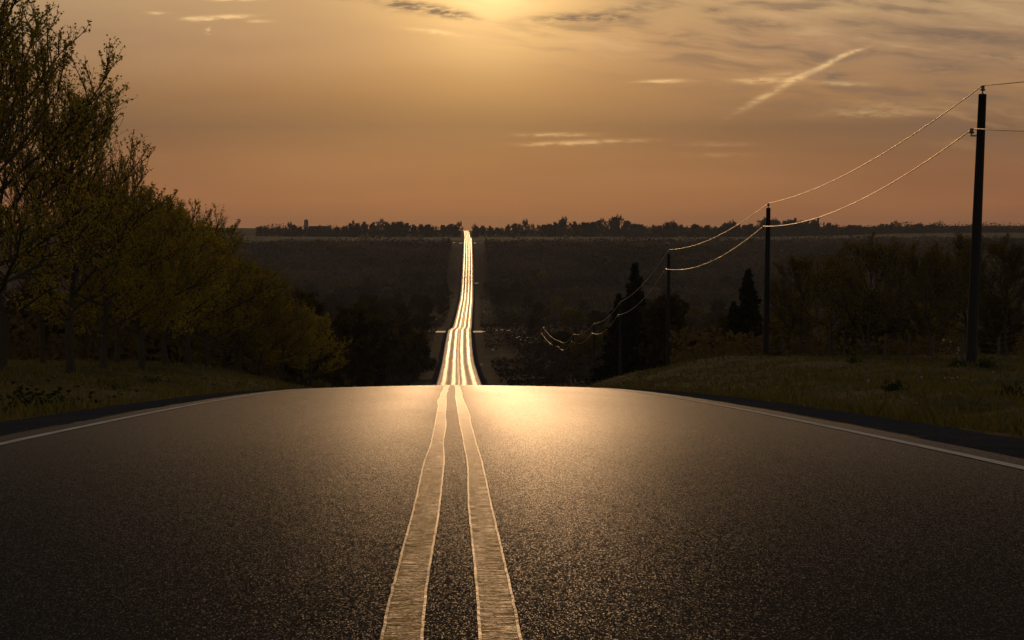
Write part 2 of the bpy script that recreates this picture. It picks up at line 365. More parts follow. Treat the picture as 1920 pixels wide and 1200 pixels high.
M_wood = leaf_mat('woodland_twigs', (.016, .015, .017), (.092, .068, .050), .12, .011)
M_grass = leaf_mat('grass_blades', (.095, .095, .025), (.16, .125, .048), .3)
M_bark = simple('bark', (.035, .027, .020), .9, bump=.02, var=.4, scale=8)
M_pole = simple('pole_wood', (.009, .009, .009), .85, bump=.01, var=.3, scale=14)
M_ins = simple('insulator_ceramic', (.05, .035, .03), .35, var=.1)
M_steel = simple('bracket_steel', (.12, .12, .12), .5, .6, var=.1)
M_wire = simple('bare_wire', (.95, .80, .58), .38, 1., var=.05)
M_post = simple('fence_wood', (.05, .042, .035), .9, bump=.01)
M_roofp = simple('pale_sheet_roof', (.42, .36, .30), .5, .2)
M_rooff = simple('dark_roof', (.04, .035, .035), .8)
M_wallw = simple('white_wall', (.62, .60, .58), .7, var=.1)
M_barn = simple('barn_boards', (.06, .045, .04), .9)
M_silo = simple('silo_concrete', (.10, .095, .09), .8)
M_glass = simple('window_glass', (.02, .02, .025), .15, spec=.6)
M_weed = leaf_mat('weed_leaves', (.030, .040, .012), (.040, .050, .014), .2)
M_white = leaf_mat('petals', (.45, .45, .42), (.5, .48, .45), .2)

# ------------------------------------------------------------------ terrain and road
def rows():
    y = -60.; out = []
    while y < 5000:
        out.append(y); y += max(.25 if y > 12 else .8, abs(y)*.006 if y < 110 else (y*.01 if y < 3000 else y*.05))
    return np.array(out)
YR = rows()
us = [0, 2, 3.7, 3.84, 3.87, 4.3, 4.8, 5.1]
v_ = 5.1
while v_ < 2600:
    v_ += .3 if v_ < 26 else v_*.07
    us.append(v_)
us = np.array(us); us = np.concatenate([-us[:0:-1], us])
GU, GY = np.meshgrid(us, YR); GX = GU+cx(GY); GZ = groundz(GX, GY)
nx_, ny_ = len(us), len(YR)
def gridfaces(ny, nx):
    i = np.arange(ny-1)[:, None]*nx+np.arange(nx-1)[None, :]
    return np.stack([i, i+1, i+nx+1, i+nx], -1).reshape(-1, 4)
g = mesh('ground', np.stack([GX, GY, GZ], -1).reshape(-1, 3), gridfaces(ny_, nx_), M_ground, smooth=True, uv=np.stack([GU, GY], -1).reshape(-1, 2))
tag(g, kind='structure')
def roadz(u, Y): return prof(Y)-.0775*(np.abs(u)/HW)**1.6
def strip(name, ul, ur, Y, dz, m, n=2, wobl=None, wobr=None, zf=roadz, smooth=True):
    Y = np.asarray(Y); L = np.full(len(Y), ul)+(wobl if wobl is not None else 0); Rr = np.full(len(Y), ur)+(wobr if wobr is not None else 0)
    t = np.linspace(0, 1, n)[None, :]; Ug = L[:, None]*(1-t)+Rr[:, None]*t; Yg = np.repeat(Y[:, None], n, 1)
    Z = zf(Ug, Yg)+dz
    return mesh(name, np.stack([Ug+cx(Yg), Yg, Z], -1).reshape(-1, 3), gridfaces(len(Y), n), m, smooth=smooth, uv=np.stack([Ug, Yg], -1).reshape(-1, 2))
YD = YR[YR < 2900]
edge = lambda Y, s, a=.03: (vnoise(Y, Y*0+s, .7, s)-.5)*a*2+(vnoise(Y, Y*0, .15, s+4)-.5)*a
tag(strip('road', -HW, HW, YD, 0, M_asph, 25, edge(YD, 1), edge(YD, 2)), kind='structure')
YF = np.concatenate([np.arange(-5, 60, .04), YD[YD >= 60]])
def lw(Y, s, a=1.): return a*((vnoise(Y, Y*0, 2.6, s)-.5)*.022+(vnoise(Y, Y*0, 11, s+2)-.5)*.018+(vnoise(Y, Y*0, .12, s+7)-.5)*.0025)
cwob = (vnoise(YF, YF*0, 14, 40)-.5)*.03
for nm, a, c_, s in (('left', -.168, -.062, 11), ('right', .066, .166, 21)):
    o = strip('centre_line', a, c_, YF, .005, M_yel, 4, cwob+lw(YF, s), cwob+lw(YF, s+30)); tag(o, kind='structure')
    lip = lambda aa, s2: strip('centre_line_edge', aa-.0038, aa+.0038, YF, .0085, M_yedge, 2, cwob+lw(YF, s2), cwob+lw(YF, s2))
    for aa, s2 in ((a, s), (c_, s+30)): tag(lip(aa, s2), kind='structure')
for a, c_, s in ((-3.56, -3.45, 51), (3.45, 3.56, 61)):
    tag(strip('edge_line', a, c_, YF, .005, M_wht, 3, lw(YF, s, .6), lw(YF, s, .6)), kind='structure')
gz = lambda u, Y: groundz(u+cx(Y), Y)
for s in (-1, 1):
    a, c_ = (HW-.1, 5.0); Yg = YD[YD < 1800]
    e2 = (vnoise(Yg, Yg*0, 1.6, 70+s)-.5)*.5+(vnoise(Yg, Yg*0, .4, 80+s)-.5)*.25
    def zf(u, Y):
        z = gz(u, Y); return np.where(np.abs(u) < HW+.02, roadz(np.sign(u)*HW, Y)-.012-.15*(HW+.02-np.abs(u)), z+.012)
    if s < 0: o = strip('gravel_shoulder', -c_, -a, Yg, 0, M_gravel, 12, e2, None, zf)
    else: o = strip('gravel_shoulder', a, c_, Yg, 0, M_gravel, 12, None, e2, zf)
    tag(o, kind='structure')
# crossing side roads
def side_road(Y0, Y1, u0, u1, dz=.05):
    U0 = np.linspace(u0, u1, 24); Yg = np.linspace(Y0, Y1, 6)
    UU, YY = np.meshgrid(U0, Yg); sgn = np.sign(u0+u1)
    near = roadz(sgn*HW, YY)-.02; t = sstep(np.abs(UU), 5, 16)
    Z = near*(1-t)+(np.maximum(gz(UU, YY), near-.6)+dz)*t
    Fl = YY if True else 0
    o = mesh('side_road', np.stack([UU+cx(YY), YY+((6-np.clip(np.abs(UU), 0, 6))*.0), Z], -1).reshape(-1, 3), gridfaces(6, 24), M_dirt, uv=np.stack([UU, YY], -1).reshape(-1, 2)); tag(o, kind='structure')
for sg in (-1, 1):
    side_road(598, 612, sg*3.85, sg*17); side_road(1600, 1611, sg*3.85, sg*13)
side_road(1180, 1184, 3.85, 11)

# ------------------------------------------------------------------ grass on the verges
def grass(name, n, side_, ylo, yhi, ulo, uhi, h0, h1):
    Y = ylo*np.exp(nr.random(n)*math.log(yhi/ylo)); uu = ulo+nr.random(n)**1.1*(uhi-ulo)
    u = side_*uu; X = u+cx(Y)
    den = vnoise(X, Y, 1.1, 31)*.6+vnoise(X, Y, 4, 32)*.5; keep = nr.random(n) < np.clip(den*1.5-.15, .1, 1)
    X, Y, u = X[keep], Y[keep], u[keep]; n = len(X); den = den[keep]
    z = groundz(X, Y)-.015; h = (h0+(h1-h0)*nr.random(n)**2)*(.5+den); a = nr.random(n)*math.tau; wd = (.006+Y*.00018)*(1+nr.random(n))
    lean = (nr.random((n, 2))-.5)*h[:, None]*1.1
    dx, dy = np.cos(a)*wd, np.sin(a)*wd
    P = np.stack([np.stack([X-dx, Y-dy, z], -1), np.stack([X+dx, Y+dy, z], -1),
                  np.stack([X+lean[:, 0]*.4+dx*.7, Y+lean[:, 1]*.4+dy*.7, z+h*.6], -1), np.stack([X+lean[:, 0], Y+lean[:, 1], z+h], -1)], 1)
    base = np.arange(n)[:, None]*4
    o = mesh(name, P.reshape(-1, 3), base+np.array([[0, 1, 2, 3]]), M_grass); return tag(o, 'rough spring grass growing on the roadside bank', 'grass', kind='stuff')
grass('grass', 90000, -1, 14, 150, 4.75, 24, .04, .22)
grass('grass', 110000, 1, 12, 160, 4.75, 30, .04, .22)

# ------------------------------------------------------------------ trees
def perp(d):
    a = d.cross(Vector((0, 0, 1)));  a = Vector((1, 0, 0)) if a.length < .01 else a.normalized(); return a
def leaves_mesh(P, size, n_per, spread, rg):
    P = np.array(P); P = np.repeat(P, n_per, 0)+(rg.random((len(P)*n_per, 3))-.5)*spread*2
    n = len(P); A = rg.normal(size=(n, 3)); A /= np.linalg.norm(A, axis=1)[:, None]; B = rg.normal(size=(n, 3))
    B -= (B*A).sum(1)[:, None]*A; B /= np.linalg.norm(B, axis=1)[:, None]; s = size*(.5+rg.random(n))[:, None]*.5
    V = np.stack([P-A*s, P+B*s*.62, P+A*s, P-B*s*.62], 1).reshape(-1, 3); return V, np.arange(n)[:, None]*4+np.array([[0, 1, 2, 3]])
def broad_tree(name, H, Rd, clear, nl, seed, mleaf, lsize, nper, spread, fine=1, airy=0., up=1., skew=0.):
    r = random.Random(seed); rg = np.random.default_rng(seed); mb = MB(); P = []
    Hc = clear+(H-clear)*.42; hu, hd = H-Hc, Hc-clear+.35
    lob = [(r.random()*6.28, .75+r.random()*.4) for _ in range(5)]
    def inside(p):
        az = math.atan2(p.y, p.x); k = 1+.16*math.sin(3*az+lob[0][0]+p.z*.8/H*6)+.10*math.sin(5*az+lob[1][0]-p.z/H*9)
        hz = (p.z-Hc)/(hu if p.z > Hc else hd); q = math.hypot(p.x-skew*p.z/H, p.y)/(Rd*k)
        return q*q+hz*hz*(1 if p.z > Hc else 1) < 1
    npt = 7; tp = [Vector((0, 0, -.4))]
    r0 = .024*H*(.8+.3*r.random())*.75
    for i in range(1, npt): tp.append(Vector((r.uniform(-1, 1)*.02*H, r.uniform(-1, 1)*.02*H, H*.84*i/(npt-1))))
    tr_ = [r0*1.35]+[r0*(1-.9*i/(npt-1)) for i in range(1, npt)]; mb.tube(tp, tr_, 8 if fine else 5)
    def grow(p, d, L, rad, lvl):
        n = 5 if lvl == 0 else (4 if lvl == 1 else 3); pts = [p.copy()]; q = p.copy(); dd = d.copy()
        for i in range(n):
            dd = (dd+Vector((r.gauss(0, .10), r.gauss(0, .10), r.gauss(0, .06)+.10*up))).normalized(); q = q+dd*(L/n); pts.append(q.copy())
            if not inside(q) and lvl > 0 and i > 0: break
        m_ = len(pts); mb.tube(pts, [rad*(1-.8*i/(m_-1))+.003 for i in range(m_)], 5 if lvl == 0 else (4 if lvl == 1 else 3), cap=False)
        return pts
    for i in range(nl):
        t = (i+.5)/nl; z0 = clear*.95+t**1.0*(H*.80-clear); k = min(len(tp)-2, int(z0/(H*.84)*(npt-1))); f = z0/(H*.84)*(npt-1)-k
        p0 = tp[k].lerp(tp[k+1], min(1, max(0, f))); az = i*2.39996+r.uniform(-.4, .4)
        el_ = R(8+55*t+r.uniform(-8, 10))*up**.3; d = Vector((math.cos(az)*math.cos(el_), math.sin(az)*math.cos(el_), math.sin(el_)))
        L = .3
        while inside(p0+d*L) and L < H: L += .15
        L *= r.uniform(.86, 1.08)
        if L < .6: continue
        pts = grow(p0, d, L, r0*(.42-.2*t), 0)
        for j in range(int(4+L*2.2*(1 if fine else .7))):
            s = .18+.82*(j+r.random())/(4+L*2.2*(1 if fine else .7)); s = min(.99, s); kk = int(s*(len(pts)-1)); ff = s*(len(pts)-1)-kk
            p = pts[kk].lerp(pts[kk+1], ff); dl = (pts[kk+1]-pts[kk]).normalized(); a = perp(dl); bb = dl.cross(a); th = r.random()*math.tau
            d2 = (dl*.75+(a*math.cos(th)+bb*math.sin(th))*.75+Vector((0, 0, .28*up))).normalized(); L2 = (.35+.5*(1-s)+.25*r.random())*L*.55
            p2 = grow(p, d2, L2, .016*fine+.008, 1)
            if fine:
                for q in range(int(3+L2*3.2)):
                    s2 = min(.98, .15+.85*r.random()); k2 = int(s2*(len(p2)-1)); pp = p2[k2].lerp(p2[k2+1], s2*(len(p2)-1)-k2)
                    d3 = ((p2[k2+1]-p2[k2]).normalized()*.8+Vector((r.gauss(0, .5), r.gauss(0, .5), r.gauss(0, .4)+.3*up))).normalized()
                    p3 = grow(pp, d3, L2*.32+.15, .007, 2)
                    for z in range(len(p3)-1):
                        for w_ in range(2):
                            if r.random() > airy: P.append(p3[z].lerp(p3[z+1], r.random()))
                    P.append(p3[-1])
            for z in range(len(p2)-1):
                for w_ in range(2 if fine else 3):
                    if r.random() > airy: P.append(p2[z].lerp(p2[z+1], r.random()))
    V, Fc = leaves_mesh([tuple(p) for p in P], lsize, nper, spread, rg)
    e = empty(name); mb.build('trunk', M_bark, e); mesh('crown', V, Fc, mleaf, e)
    return e
def spruce(name, H, Rd, seed, tiers=26, lsize=.5, per=9):
    r = random.Random(seed); rg = np.random.default_rng(seed); mb = MB(); P = []
    mb.tube([(0, 0, -.3), (0, 0, H*.5), (0, 0, H*.98)], [.02*H, .012*H, .01], 6)
    for i in range(tiers):
        t = i/(tiers-1); z = H*(.10+.88*t); L = Rd*(1-t)**.85*r.uniform(.8, 1.15)+.1
        for j in range(per):
            az = r.random()*math.tau; l = L*r.uniform(.7, 1.1); e_ = Vector((math.cos(az)*l, math.sin(az)*l, z-.22*l+r.uniform(-.1, .1)*H/tiers*3))
            mb.tube([(0, 0, z), tuple(e_)], [.01*H*.3, .01], 3, cap=False)
            for k in range(int(3+l*2.5)):
                s = (k+r.random())/(3+l*2.5); P.append((e_.x*s, e_.y*s, z+(e_.z-z)*s))
    P += [(0, 0, H*(.9+.12*r.random())) for _ in range(6)]
    V, Fc = leaves_mesh(P, lsize, 3, lsize*.35, rg); e = empty(name); mb.build('trunk', M_bark, e); mesh('crown', V, Fc, M_needle, e); return e
def put(proto, used, x, Y, sx=1., sz=1., rz=None, dz=0., z=None):
    if used.get(proto.name): e = copy_tree(proto)
    else: e = proto; used[proto.name] = 1
    e.location = (x, Y, float(groundz(x, Y))+dz if z is None else z); e.scale = (sx, sx, sz); e.rotation_euler = (0, 0, rnd.random()*6.28 if rz is None else rz); return e
used = {}
# near row of roadside maples on the left
mp = [broad_tree('maple_tree', 12.5, 4.9, 2.1, 26, 101, M_leafA, .10, 2, .07, 1, .45),
      broad_tree('maple_tree', 12, 4.7, 1.9, 22, 102, M_leafA, .105, 2, .07, 1, .38),
      broad_tree('maple_tree', 9, 4.2, 1.7, 20, 103, M_leafA, .12, 2, .07, 1, .05),
      broad_tree('bare_tree', 10, 3.4, 2.2, 22, 104, M_leafB, .07, 1, .05, 1, .35, 1.3)]
row = [(1, 46.5, -13.4, .88, 1.0, 'tall maple cut off by the left edge of the frame, its trunk out of view'),
       (0, 53, -13.2, .90, .87, 'tall maple with thin yellow-green leaves, leftmost trunk in the roadside row'),
       (1, 60.5, -12.6, .66, .76, 'low maple under the tall one, second in the roadside row from the left edge'),
       (2, 67.5, -12.9, .76, .78, 'maple with bright olive leaves hanging low, third trunk of the roadside row'),
       (2, 75, -12.8, .76, .78, 'olive maple, fourth trunk of the roadside row from the left'),
       (2, 83, -13.0, .80, .80, 'round maple in the middle of the left row, fifth trunk along'),
       (1, 91, -13.2, .66, .68, 'taller maple with dense spreading crown, sixth trunk of the left row'),
       (2, 99, -13.3, .84, .84, 'maple behind the sixth trunk of the left row, seventh along'),
       (2, 107, -12.6, .78, .74, 'maple whose low branches reach out towards the road, eighth of the left row'),
       (2, 116, -12.2, .74, .70, 'small maple third from last at the down-hill end of the left row'),
       (2, 126, -11.8, .72, .66, 'small maple next to last at the down-hill end of the left row'),
       (2, 137, -10.6, .70, .60, 'smallest maple, last at the down-hill end of the left row')]
for i, (k, Y, x, s, sz_, lb) in enumerate(row):
    e = put(mp[k], used, x, Y, s, sz_, rz=[1.1, .3, 2.1, 4.0, 1.2, 5.1, 3.3, .7, 2.7, 4.6, 1.9, .2][i]); tag(e, lb, 'tree', 'maples in the row along the left roadside')
e = put(mp[3], used, -16.2, 88, .85, .98, 1.0); tag(e, 'reddish tree with thin bare twigs rising behind the maple row', 'tree')
e = put(mp[3], used, -17.5, 78, .8, .92, 3.0); tag(e, 'thin twiggy tree behind the maples, left of the reddish bare one', 'tree')
# mid-distance kinds
md = [broad_tree('broadleaf_tree', 9, 3.9, .5, 16, 201, M_leafD, .42, 4, .38, 0, .0),
      broad_tree('broadleaf_tree', 10.5, 3.9, .7, 16, 202, M_leafD, .42, 4, .38, 0, .05),
      broad_tree('broadleaf_tree', 8, 4.3, .4, 15, 203, M_leafO, .36, 4, .36, 0, .05),
      spruce('spruce_tree', 12, 3.7, 204, 30, .5, 12), spruce('spruce_tree', 13, 3.5, 205, 32, .5, 12)]
wil = [broad_tree('spreading_tree', 6.2, 3.7, 1.2, 17, 211, M_leafO, .12, 1, .10, 1, .2, 1.1), broad_tree('spreading_tree', 6.5, 3.0, 1.4, 15, 212, M_leafO, .12, 1, .10, 1, .15, 1.1)]
def atx(px, Y): return pt(px, 600, Y).x
for k, px, Y, s, lb in ((0, 1632, 96, 1.0, 'wide orange-brown tree with a fan of limbs behind the wire fence'),
                        (1, 1500, 108, .95, 'thin brown tree behind the fence, just right of the second pole'),
                        (1, 1562, 104, .90, 'slender brown tree between the second pole and the wide fan-shaped tree'),
                        (0, 1742, 90, .85, 'dark-trunked tree behind the fence beside the pale shed roof'),
                        (1, 1812, 98, 1.0, 'brown tree just left of the nearest pole behind the fence'),
                        (0, 1888, 92, .95, 'dark spreading tree right of the nearest pole at the right edge')):
    e = put(wil[k], used, atx(px, Y), Y, s, s*(1.0), dz=-.15); tag(e, lb, 'tree', 'small trees behind the right fence')
for k, px, Y, s, lb in ((3, 1402, 150, .74, 'dark pointed spruce beside the second utility pole'), (4, 1190, 205, 1.1, 'dark pointed spruce left of the third utility pole'),
                        (3, 1160, 215, .95, 'shorter dark spruce leaning on the tall one left of the third pole'), (0, 1255, 165, .9, 'dark bushy tree round the foot of the third pole'),
                        (3, 1375, 160, .6, 'low dark spruce left of the spruce by the second pole')):
    e = put(md[k], used, atx(px, Y), Y, s, s); tag(e, lb, 'tree')
e = put(md[0], used, atx(690, 420), 420, 1.5, 1.75); tag(e, 'tall dark round tree standing out of the wood left of the road', 'tree')
cnt = {}
def wood(name, label, group, kinds, Y, px0, px1, step, smin=.8, smax=1.15, dzz=0):
    px = px0
    while px < px1:
        yy = Y*(1+rnd.uniform(-.07, .07)); k = rnd.choice(kinds); s = rnd.uniform(smin, smax)
        x = atx(px, yy); e = put(md[k], used, x, yy, s*rnd.uniform(.9, 1.15), s, dz=dzz-.3)
        tag(e, label, 'tree', group); px += step*rnd.uniform(.7, 1.3)
LW = ('dark leafy tree in the valley wood left of the road', 'valley wood left of the road')
RW = ('dark leafy tree in the valley wood right of the road', 'valley wood right of the road')
def lw_(Y, a, c_, st, **k): wood('t', LW[0], LW[1], [0, 1, 1, 0, 2], Y, a, c_, st, **k)
def rw_(Y, a, c_, st, **k): wood('t', RW[0], RW[1], [0, 1, 0, 2, 2], Y, a, c_, st, **k)
lw_(120, -120, 420, 150, smin=.7, smax=.9); lw_(150, -20, 620, 105, smin=.7, smax=.95); lw_(190, 100, 665, 80, smin=.7, smax=1.); lw_(240, 330, 720, 60); lw_(310, 420, 745, 55)
lw_(400, 480, 775, 45); lw_(520, 520, 800, 38); lw_(680, 540, 815, 34); lw_(850, 540, 830, 30); lw_(1080, 520, 845, 34); lw_(350, 640, 790, 30)
rw_(125, 1480, 2000, 110, smin=.5, smax=.62); rw_(165, 1270, 1960, 95, smin=.5, smax=.7); rw_(215, 1215, 1950, 85, smin=.65, smax=.85); rw_(290, 1110, 1950, 75)
rw_(390, 1055, 1940, 66); rw_(520, 1000, 1940, 58); rw_(700, 960, 1940, 52); rw_(900, 935, 1940, 46); rw_(1120, 915, 1940, 50)
# skyline trees on the ridge
M_leafD = M_far
fr = [broad_tree('far_tree', 12, 5.2, 1.5, 9, 301, M_far, 1.1, 2, .8, 0, .1), broad_tree('far_tree', 14, 5.0, 2, 9, 302, M_far, .8, 1, .7, 0, .35),
      broad_tree('far_tree', 9, 6, .8, 9, 303, M_far, 1.1, 2, .8, 0, .05)]
fs = spruce('far_spruce', 13, 2.6, 304, 14, 1.0, 5)
tops = [(495, 421), (520, 424), (545, 417), (556, 420), (580, 428), (620, 424), (650, 420), (665, 414), (700, 413), (715, 411), (745, 413), (775, 417), (800, 417), (825, 421), (845, 418), (862, 416),
        (892, 421), (910, 421), (940, 423), (970, 414), (985, 412), (1020, 420), (1057, 407), (1090, 415), (1130, 410), (1160, 404), (1190, 417), (1230, 420), (1262, 414), (1300, 419), (1350, 420), (1372, 414), (1405, 419),
        (1430, 408), (1450, 410), (1490, 410), (1503, 412), (1532, 408), (1560, 418), (1580, 420), (1610, 418), (1640, 421), (1660, 416), (1680, 414), (1700, 417), (1730, 419), (1757, 419), (1780, 420), (1800, 421), (1860, 423), (1910, 422), (1960, 423)]
def topy(px):
    xs = [t[0] for t in tops]; ys = [t[1] for t in tops]; return float(np.interp(px, xs, ys))
px = 488; 
while px < 1975:
    Y = rnd.uniform(2030, 2250)
    if px > 862 and px < 888: px = 892; continue
    ty = topy(px)+rnd.uniform(0, 4); zt = pt(px, ty, Y).z; x = atx(px, Y); gz0 = float(groundz(x, Y)); Hh = max(6, (zt-gz0)*.9)
    con = (1480 < px < 1590 and rnd.random() < .5) or rnd.random() < .06
    pr, h0 = (fs, 13) if con else [(fr[0], 12), (fr[1], 14), (fr[2], 9)][rnd.choice([0, 0, 1, 2])]
    lr = 'left' if px < 875 else 'right'
    e = put(pr, used, x, Y, min(1.5, .55+Hh/h0*.45)*rnd.uniform(.8, 1.1), Hh/h0); tag(e, f'dark distant tree on the skyline ridge {lr} of the road', 'tree', f'skyline trees {lr} of the road')
    px += rnd.uniform(9, 15)
for px, ty in tops[::1]:
    if px in (1057, 1160, 985, 1130, 1262, 1372, 1450, 1532, 1490, 545, 665, 715, 862, 892, 1680, 1757, 1430, 580):
        Y = 2000; x = atx(px, Y); g0 = float(groundz(x, Y)); Hh = pt(px, ty-1, Y).z-g0
        con = px in (1490, 1532); pr, h0 = (fs, 13) if con else (fr[1], 14)
        e = put(pr, used, x, Y, Hh/h0*.85, Hh/h0); lr = 'left' if px < 875 else 'right'
        tag(e, f'taller tree standing above the others on the skyline ridge {lr} of the road', 'tree', f'taller skyline trees {lr} of the road')
# hedges and undergrowth mass under the ridge trees and in the valley: nobody could count these
def thicket(name, label, n, fY, fpx, size, zh, m, umin=14, umax=1e9, patch=0):
    V = []; 
    Y = np.array([rnd.uniform(*fY) for _ in range(n)]); px_ = np.array([rnd.uniform(*fpx) for _ in range(n)])
    X = (np.tan(np.arctan((px_-960)/F)+YAW))*Y; u = X-cx(Y); k = (np.abs(u) > umin) & (np.abs(u) < umax) & (vnoise(X, Y, 34, 91) >= patch); X, Y = X[k], Y[k]
    Z = groundz(X, Y); hh = (vnoise(X, Y, 14, 90)*.8+.3)*zh
    P = np.stack([X, Y, Z+np.sqrt(nr.random(len(X)))*hh], -1); V, Fc = leaves_mesh(P, size, 1, .1, nr)
    return tag(mesh(name, V, Fc, m), label, 'undergrowth', kind='stuff')
thicket('undergrowth', 'dark undergrowth filling the ridge below the skyline trees', 30000, (1880, 2000), (480, 1990), 1.5, 13.5, M_far)
thicket('hedgerow', 'broken hedges and bushes crossing the pale far meadow', 9000, (1650, 1880), (480, 1990), 1.2, 5, M_far, 14, 1e9, .62)
thicket('verge_bushes', 'low brush on the verges of the valley road', 60000, (260, 1500), (700, 1060), .5, 2.2, M_leafD, 7.5, 17, .35)
thicket('undergrowth', 'brown undergrowth between the valley trees', 70000, (240, 1000), (500, 1960), 1.0, 6.5, M_leafD)
thicket('woodland', 'dark bare woodland covering the far slope', 100000, (950, 1570), (440, 1990), 1.8, 7, M_wood)
thicket('undergrowth', 'dark brush behind the left maples', 16000, (95, 190), (-150, 560), .35, 3.2, M_leafB)
thicket('undergrowth', 'dark brush behind the right fence', 22000, (118, 210), (1260, 2000), .35, 3.0, M_leafB)

# ------------------------------------------------------------------ utility poles and wires
ptop = []
def make_pole(H):
    e = empty('utility_pole')
    mb = MB(); mb.tube([(0, 0, -1), (0, 0, H*.5), (0, 0, H-.28)], [.19, .155, .125], 14); mb.build('shaft', M_pole, e, True)
    def bell(x, z): 
        q = MB(); q.tube([(x, 0, z), (x, 0, z+.02), (x, 0, z+.07), (x, 0, z+.075), (x, 0, z+.11), (x, 0, z+.115), (x, 0, z+.16), (x, 0, z+.18)], [.03, .085, .075, .05, .05, .065, .06, .02], 12); return q
    pin = MB(); pin.tube([(0, 0, H-.30), (0, 0, H-.16)], [.035, .02], 8); p1 = pin.build('pin', M_steel, e); bell(0, H-.18).build('insulator', M_ins, p1)
    br = MB(); br.box((-.22, 0, H-1.62), (.22, .06, .05)); br.tube([(-.30, 0, H-1.62), (-.30, 0, H-1.52)], .018, 8); p2 = br.build('side_bracket', M_steel, e); bell(-.30, H-1.56).build('insulator', M_ins, p2)
    return e
PH = 9.3; pole0 = make_pole(PH)
spec = [(10, None, None), (58, 1843, 160), (105, 1441, 381), (153, 1254, 468), (201, 1163, 566), (249, 1114, 606), (297, 1075, 626), (350, 1050, 640), (395, 1018, 613),
        (450, 988, 632), (510, 972, 630), (575, 961, 620), (650, 954, 622), (730, 946, 610), (820, 940, 598), (920, 934, 584)]
names = ['pole behind the left edge of the frame', 'nearest and tallest-looking wooden utility pole at the right edge', 'second wooden utility pole, on the grass bank crest', 'third utility pole, its foot hidden behind the bank',
         'fourth utility pole, dim against the dark wood', 'fifth utility pole down in the valley', 'sixth utility pole down in the valley', 'seventh utility pole down in the valley', 'pale pole in the valley with steeply sagging wires']
wires_t, wires_b = [], []
for i, (Y, px, py) in enumerate(spec):
    if px is None: p = Vector((16.9, Y, 4.4))
    else: p = pt(px, py, Y)
    lean = .03 if Y == 58 else (.012 if Y == 105 else 0)
    if i == 0: wires_t.append(p); wires_b.append(p+Vector((-.3, 0, -1.3))); continue
    e = pole0 if i == 1 else copy_tree(pole0)
    gz_ = float(groundz(p.x, Y)); Hn = p.z-gz_
    s = Hn/PH if Y > 60 else 1.0
    e.location = (p.x-math.sin(lean)*PH, Y, p.z-PH*s*math.cos(lean)); e.rotation_euler = (0, lean, 0); e.scale = (1, 1, s)
    lb = names[i] if i < len(names) else 'distant utility pole beside the far slope of the road'
    tag(e, lb, 'utility pole', 'utility poles along the right roadside' if i < 9 else 'distant utility poles along the right roadside')
    wires_t.append(p+Vector((0, 0, .0))); wires_b.append(p+Vector((-.30, 0, -1.38*s)))
def wire(name, pts, label, sagk, rad):
    mb = MB(); path = []
    for a, c_ in zip(pts[:-1], pts[1:]):
        L = (c_-a).length; sag = sagk*(L/47)**2; n = 22
        for i in range(n):
            t = i/n; q = a.lerp(c_, t); q.z -= 4*sag*t*(1-t); path.append(q)
    path.append(pts[-1]); mb.tube(path, [rad*(1.3 if p.y < 150 else 1.) for p in path], 8)
    return tag(mb.build(name, M_wire, None, True), label, 'overhead wire')
wire('overhead_wire', wires_t, 'upper overhead wire glinting as it sags between the pole tops', .62, .015)
wire('overhead_wire', wires_b, 'lower overhead wire glinting below the pole tops', .85, .015)
e = copy_tree(pole0); Y = 1150; p = pt(837, 503, Y); s = (p.z-float(groundz(p.x, Y)))/PH; e.location = (p.x, Y, float(groundz(p.x, Y))); e.scale = (1, 1, s); e.rotation_euler = (0, 0, 0)
tag(e, 'single faint utility pole left of the far road', 'utility pole')

